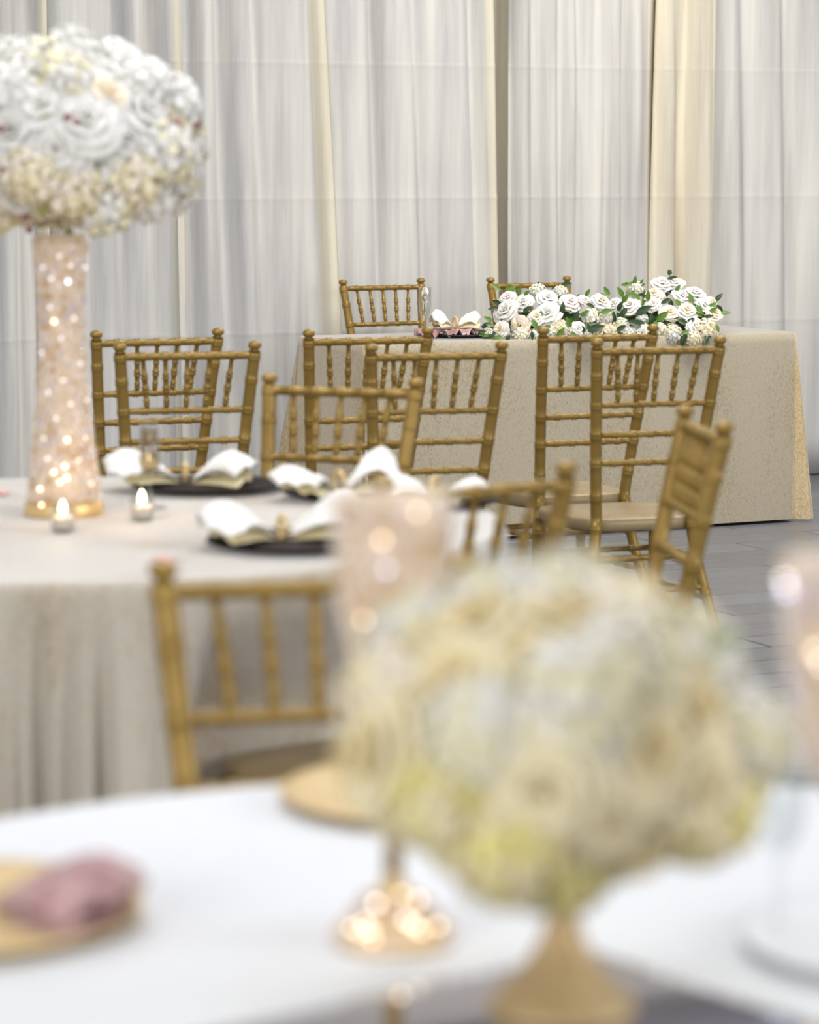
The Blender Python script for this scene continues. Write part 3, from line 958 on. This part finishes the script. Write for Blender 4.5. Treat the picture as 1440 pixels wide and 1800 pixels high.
# ------------------------------------------------------------------ front gold vase with butter coloured flower ball, mirror underneath
m1 = at(1034, 1676, TZ); m2 = at(743, 1738, TZ)
ang = math.atan2(m1.y - m2.y, m1.x - m2.x)
mir = empty('mirror_tile', (m1.x, m1.y, TZ), ang - PI / 2 - PI / 4 - PI / 4, 'square smoked mirror tile lying under the gold vase', 'mirror')
b_ = MB(); S = .46
e1 = Vector((-math.cos(ang), -math.sin(ang), 0)); e2 = Vector((math.sin(ang), -math.cos(ang), 0))
mir.rotation_euler = (0, 0, 0)
q = [Vector((0, 0, 0)), e1 * S, e1 * S + e2 * S, e2 * S]
mid_ = (e1 + e2) * S / 2
vs = [p + Vector((0, 0, .0005)) for p in q] + [p + Vector((0, 0, .003)) for p in q] + [mid_ + (p - mid_) * .965 + Vector((0, 0, .0045)) for p in q]
b_.add(vs, [(0, 1, 2, 3)] + [f for a in range(4) for f in [(a, 4 + a, 4 + (a + 1) % 4, (a + 1) % 4), (4 + a, 8 + a, 8 + (a + 1) % 4, 4 + (a + 1) % 4)]] + [(11, 10, 9, 8)])
b_.build('mirror_glass', MIRROR, mir, False)
gv = Vector((.119, 2.2, TZ + .0045))
gvo = empty('pedestal_vase', gv, 0, 'gold pedestal vase with narrow neck and flared foot on the mirror tile', 'vase')
b_ = MB()
b_.lathe([(0, 0), (.056, 0), (.059, .004), (.057, .010), (.050, .016), (.037, .030), (.026, .044), (.018, .058), (.0135, .074), (.0125, .095), (.013, .118), (.0165, .126), (.0145, .133), (.018, .146), (.032, .162), (.052, .176), (.05, .177), (.03, .165), (0, .16)], 40)
b_.build('vase_body', GOLD_VASE, gvo)
b_ = MB(); b_.lathe([(.0145, .1215), (.0195, .1245), (.0195, .1275), (.0145, .1305)], 24); b_.build('neck_ring', GOLD_RIM, gvo)
fb = ball('flower_ball', (gv.x - .015, gv.y, TZ + .226), .168, .112, 50, ['r_ivory', 'r_ivory', 'h_green', 'h_cream', 'h_green', 'r_ivory'], .048,
          'blurred ivory and butter yellow flower ball on the gold pedestal vase, nearest the camera', ['sage', 'green', 'dark'], 9, seed=9, leafsize=.018, zmin=-.92, cone=.40, flat=-.8, low=['h_butter', 'r_butter', 'h_butter', 'r_ivory'])
p = at_d(1296, 1115, 2.12) - Vector(fb.location)
o = put(LEAVES['green'], 'leaf', fb, p, (0.2, -1, .5), .013, 2.0)


# ------------------------------------------------------------------ crystal candle holders on the front table
def candle_holder(px, py, label, glints, seed):
    b0 = at(px, py, TZ)
    root = empty('crystal_candle_holder', (b0.x, b0.y, TZ), 0, label, 'candle holder', 'crystal candle holders on the front table')
    b_ = MB(); b_.lathe([(0, 0), (.050, 0), (.052, .004), (.048, .010), (.036, .020), (.022, .034), (.012, .048), (.008, .06)], 32); b_.build('foot', GOLD_RIM, root)
    pf = interp([(.006, .053), (.022, .038), (.046, .018)])
    b_ = MB(); bead_shell(b_, pf, .008, .045, .0105, .0055, seed); tag(b_.build('foot_beads', CRYSTALS, root, False), kind='stuff')
    b_ = MB(); b_.lathe([(.008, .055), (.0075, .10), (.012, .106), (.012, .112), (.0075, .118), (.0075, .20), (.014, .208), (.018, .222)], 16); b_.build('stem', GOLD, root)
    bw = interp([(.222, .020), (.25, .034), (.29, .043), (.34, .047), (.386, .049)])
    b_ = MB(); b_.lathe([(bw(z) - .006, z) for z in [.222 + .164 * i / 12 for i in range(13)]] + [(bw(.386) - .01, .386)] + [(bw(z) - .010, z) for z in [.38 - .15 * i / 8 for i in range(9)]], 28); b_.build('bowl_liner', PEACH, root)
    b_ = MB(); bead_shell(b_, bw, .228, .386, .0118, .006, seed + 1); tag(b_.build('bowl_beads', CRYSTALS, root, False), kind='stuff')
    for (bx, by, m, r) in glints:
        p = at_d(bx, by, b0.y) - Vector((b0.x, b0.y, TZ))
        rr = (pf(p.z) if p.z < .05 else bw(p.z)) + .006
        if abs(p.x) < rr: p.y = -math.sqrt(rr * rr - p.x * p.x)
        # slide along the sight line so that it sits on the bead shell
        g = at_d(bx, by, b0.y + p.y) - Vector((b0.x, b0.y, TZ))
        glint_at(root, g, m, r * (.66 if p.z < .05 else .8))
    return root


candle_holder(692, 1655, 'pink crystal bowl candle holder with glittering gold foot beside the gold vase',
              [(662, 1588, GLINT_C, .0045), (705, 1572, GLINT_W, .0035), (735, 1582, GLINT_W, .0038), (714, 1617, GLINT_C, .0042), (728, 1626, GLINT_C, .0042), (770, 1628, GLINT_W, .0038),
               (640, 1622, GLINT_C, .0036), (650, 1634, GLINT_W, .0042), (620, 1632, GLINT_W, .0034), (655, 1650, GLINT_W, .0034), (740, 1636, GLINT_W, .0036), (636, 1640, GLINT_W, .003),
               (672, 950, GLINT_W, .0030), (680, 1000, GLINT_B, .0026), (795, 1048, GLINT_W, .0030), (735, 900, GLINT_W, .0025), (640, 1090, GLINT_W, .0025)], 3)
p2 = at_d(1487, 935, 2.03)
r2 = at_d(1487, 935, 2.03)
pb = Vector((r2.x, 2.03, TZ)); vpy = 900 - ((TZ - H) * cs + 2.03 * sn) / (2.03 * cs - (TZ - H) * sn) * F
candle_holder(1487, vpy, 'pink crystal bowl candle holder cut by the right edge of the photo',
              [(1379, 1020, GLINT_C, .0030), (1383, 1036, GLINT_B, .0034), (1436, 1146, GLINT_W, .0034), (1446, 1165, GLINT_C, .003)], 13)


# ------------------------------------------------------------------ place settings
def charger(px, py, R, m, rim, label, z=TZ, cat='plate', grp='charger plates'):
    p = at(px, py, z)
    root = empty('charger_plate', (p.x, p.y, z), 0, label, cat, grp)
    b_ = MB(); b_.lathe([(0, .0015), (R * .62, .0015), (R * .7, .003), (R * .97, .011), (R, .0125), (R * .99, .0145), (R * .72, .0075), (R * .64, .005), (0, .005)], 48)
    b_.build('plate_body', m, root)
    b_ = MB(); b_.lathe([(R * .90, .0118), (R * .995, .0132), (R * 1.003, .0142), (R * .99, .0158), (R * .90, .0135)], 48)
    b_.build('rim', rim, root)
    return root


def napkin(name, loc, width, height, rz, mats, label, ring=True, seed=0, point=0.0):
    """napkin drawn through a ring: two fluted lobes opening to either side"""
    rg = random.Random(seed)
    root = empty(name, loc, rz, label, 'napkin', 'napkins on the plates')
    for sx in (-1, 1):
        ph = rg.uniform(0, 6); k = rg.uniform(.9, 1.08)
        up = height * (1 + (point if sx > 0 else 0))

        def fn(u, v):
            th = (u - .5) * 2.3
            r = .012 + (width / 2 * k) * v
            y = math.sin(th) * r * .62
            x = sx * (.006 + math.cos(th * .8) * r)
            z = .012 + up * (math.sin(min(1, v * 1.15) * PI * .62) * (1 - .55 * abs(u - .5) * 2) * (.8 + .2 * math.cos(3 * PI * u + ph))) + .006 * math.sin(9 * u * PI + ph) * v
            z *= 1 - .25 * max(0, v - .8) / .2
            return Vector((x, y, max(.003, z)))
        b_ = MB(); b_.grid(fn, 22, 12)
        o = b_.build('fold', mats[0], root); sm = o.modifiers.new('cloth', 'SOLIDIFY'); sm.thickness = .003; sm.offset = 1

        def fn2(u, v):
            th = (u - .5) * 2.0
            r = .012 + width / 2 * .86 * v
            return Vector((sx * (.004 + math.cos(th * .8) * r), math.sin(th) * r * .75 - .012 * v, max(.002, .004 + height * .42 * math.sin(v * PI * .7) * (1 - .8 * abs(2 * u - 1)) + .005 * math.sin(7 * PI * u + ph) * v)))
        b_ = MB(); b_.grid(fn2, 18, 8)
        o = b_.build('under_fold', mats[1], root); sm = o.modifiers.new('cloth', 'SOLIDIFY'); sm.thickness = .002; sm.offset = 1
    if ring:
        b_ = MB(); b_.tube([(0, .022 * math.cos(a), .024 + .021 * math.sin(a)) for a in [i * 2 * PI / 20 for i in range(21)]], [.005] * 21, 8, False)
        b_.build('napkin_ring', GOLD_RIM, root)
    return root


def setting(px, py, R, cm, rim, clabel, nlabel, nm, w_, h_, rz, seed, dpx=0, dpy=0, point=0.0):
    c = charger(px, py, R, cm, rim, clabel)
    p = at(px + dpx, py + dpy, TZ)
    napkin('napkin', (p.x, p.y, TZ + .0105), w_, h_, rz, nm, nlabel, seed=seed, point=point)
    return c


# velvet table
NK = [NAPKIN, CREAM_NAPKIN]
setting(366, 862, .158, DARK, DARK, 'dark charger plate between the amber flute and the far chair on the velvet table', 'white bow-folded napkin beside the amber champagne flute', NK, .28, .064, .15, 1, -40, 0, .2)
setting(612, 876, .13, DARK, DARK, 'dark charger plate under the pointed napkin on the velvet table', 'white napkin folded to a tall point before the far chair', NK, .24, .056, .5, 2, -15, 2, .55)
setting(522, 962, .158, DARK, DARK, 'dark charger plate at the near right of the velvet table above the blurred chair', 'white bow-folded napkin nearest the blurred chair on the velvet table', NK, .27, .062, .35, 3, -25, 0, .3)
setting(792, 892, .09, DARK, DARK, 'dark charger plate at the right end of the velvet table behind the candle holder', 'white napkin at the right end of the velvet table behind the candle holder', NK, .17, .045, -.3, 5, -28, -2)
# head table
hp = at(800, 593, TZ)
charger(803, 592, .155, BLACK, BLACK, 'black charger plate on the head table beside the garland')
ruff = empty('ruffled_napkin', (hp.x - .03, hp.y - .01, TZ + .006), HANG, 'mauve ruffled napkin lying on the black charger of the head table', 'napkin')
b_ = MB()


def ruf(u, v):
    a = 2 * PI * u; r = .012 + .125 * v
    return Vector((r * math.cos(a) * .98, r * math.sin(a) * .72, .004 + .022 * (1 - v) + .018 * v * (1 + math.sin(13 * a + 3 * v)) * .5 + .009 * math.sin(29 * a + 2) * v))


b_.grid(ruf, 110, 8, closed=True); o = b_.build('ruffle', MAUVE, ruff); o.modifiers.new('cloth', 'SOLIDIFY').thickness = .002
napkin('napkin', (hp.x - .0, hp.y - .015, TZ + .034), .185, .062, HANG - .05, NK, 'white bow-folded napkin with gold ring on top of the mauve napkin', seed=7, point=.1)
b_ = MB()


def grey(u, v): return Vector(((u - .5) * .11, (v - .5) * .11, .018 + .022 * math.sin(PI * u) * (1 - v * .3) + .004 * math.sin(9 * u)))


GREYSAT = mat('silver_grey_satin', srgb(190, 186, 196), 0.4)
b_.grid(grey, 12, 8); o = b_.build('menu_ribbon', GREYSAT); gp = at(846, 590, TZ)
o.location = (gp.x, gp.y, TZ + .002); o.rotation_euler = (0, 0, HANG + .5); o.modifiers.new('cloth', 'SOLIDIFY').thickness = .002
tag(o, 'silver grey satin ribbon peeking out between black charger and garland', 'ribbon')
# front table
charger(770, 1408, .165, GOLD_RIM, GOLD_RIM, 'gold charger plate half hidden behind the yellow flower ball')
charger(-78, 1618, .165, GOLD_RIM, GOLD_RIM, 'gold charger plate under the pink napkin at the left edge')
p = at(-40, 1622, TZ)
napkin('napkin', (p.x, p.y, TZ + .007), .29, .055, -.15, [MAUVE, MAUVE], 'dusty pink napkin on the gold charger at the left edge', seed=12)
charger(1640, 1668, .165, SILVERY, SILVERY, 'pale frosted charger plate at the right edge of the white table')


# ------------------------------------------------------------------ glasses and candles
def flute(px, py, hgt, label, wine=None, bowl_r=.024, stemr=.0038):
    p = at(px, py, TZ)
    root = empty('champagne_flute', (p.x, p.y, TZ), 0, label, 'glass', 'champagne flutes')
    k = hgt / .2
    o_ = [(0, 0), (.030, 0), (.031, .0015), (.012, .004), (stemr, .010), (stemr, .07), (.007, .076), (.016, .088), (.022, .108), (bowl_r, .135), (bowl_r * .96, .2)]
    i_ = [(bowl_r * .96 - .0012, .2), (bowl_r - .0013, .135), (.0205, .109), (.0145, .09), (.004, .08), (0, .079)]
    b_ = MB(); b_.lathe([(r, z * k) for r, z in o_ + i_], 28)
    b_.build('glass_body', GLASS, root)
    if wine:
        b_ = MB(); b_.lathe([(0, .0795 * k), (.004, .0805 * k), (.0142, .0905 * k), (.0202, .1092 * k), (bowl_r - .0016, .135 * k), (bowl_r - .0022, wine * k), (0, wine * k)], 24)
        b_.build('wine', WINE, root)
    return root


flute(747, 598, .2, 'empty clear champagne flute standing on the head table', bowl_r=.0245)
flute(264, 893, .165, 'amber filled champagne flute behind the right tealight on the velvet table', wine=.185, bowl_r=.0185)
flute(1368, 1652, .2, 'clear blurred champagne flute on the white table right of the flower ball')


def tealight(px, py, label):
    p = at(px, py, TZ)
    root = empty('tealight', (p.x, p.y, TZ), 0, label, 'candle', 'lit tealights on the velvet table')
    b_ = MB(); b_.lathe([(0, 0), (.016, 0), (.021, .006), (.0225, .03), (.0215, .048), (.0203, .048), (.0212, .03), (.02, .008), (.015, .003), (0, .003)], 24); b_.build('glass_cup', GLASS, root)
    b_ = MB(); b_.lathe([(0, .0035), (.0145, .0035), (.0195, .009), (.0205, .028), (.018, .030), (0, .029)], 24); b_.build('wax', WAX, root)
    b_ = MB(); b_.lathe([(0, .029), (.0008, .029), (.0008, .035), (0, .035)], 6); b_.build('wick', DARK, root)
    b_ = MB(); b_.lathe([(0, .033), (.004, .037), (.0055, .042), (.0045, .048), (.002, .054), (0, .059)], 12); b_.build('flame', FLAME, root)
    l = bpy.data.lights.new('candle_light', 'POINT'); l.energy = 0.22; l.color = (1.0, 0.72, 0.42); l.shadow_soft_size = .006
    lo = bpy.data.objects.new('candle_light', l); C.objects.link(lo); lo.location = (p.x, p.y, TZ + .068)


tealight(111, 936, 'lit tealight in glass cup in front of the tall crystal vase')
tealight(250, 916, 'lit tealight in glass cup before the amber flute')


def petal_on(px, py, rz, label):
    p = at(px, py, TZ); b_ = MB()

    def fn(u, v):
        s = (u - .5) * 2; wd = .018 * math.sin(PI * (.15 + .8 * v)) ** .6
        return Vector((s * wd, (v - .5) * .042, .0025 + .006 * s * s + .004 * (v - .5) ** 2 * 4))
    b_.grid(fn, 6, 6); o = b_.build('rose_petal', PETAL_PINK); o.modifiers.new('cloth', 'SOLIDIFY').thickness = .0008
    o.location = (p.x, p.y, TZ); o.rotation_euler = (0, 0, rz)
    tag(o, label, 'petal', 'pink rose petals on the velvet table')


petal_on(397, 894, 1.4, 'pink rose petal lying between the two napkins on the velvet table')
petal_on(288, 990, .4, 'pink rose petal near the velvet table edge behind the blurred chair')
petal_on(2, 872, .4, 'pink rose petal at the left edge left of the tall crystal vase')
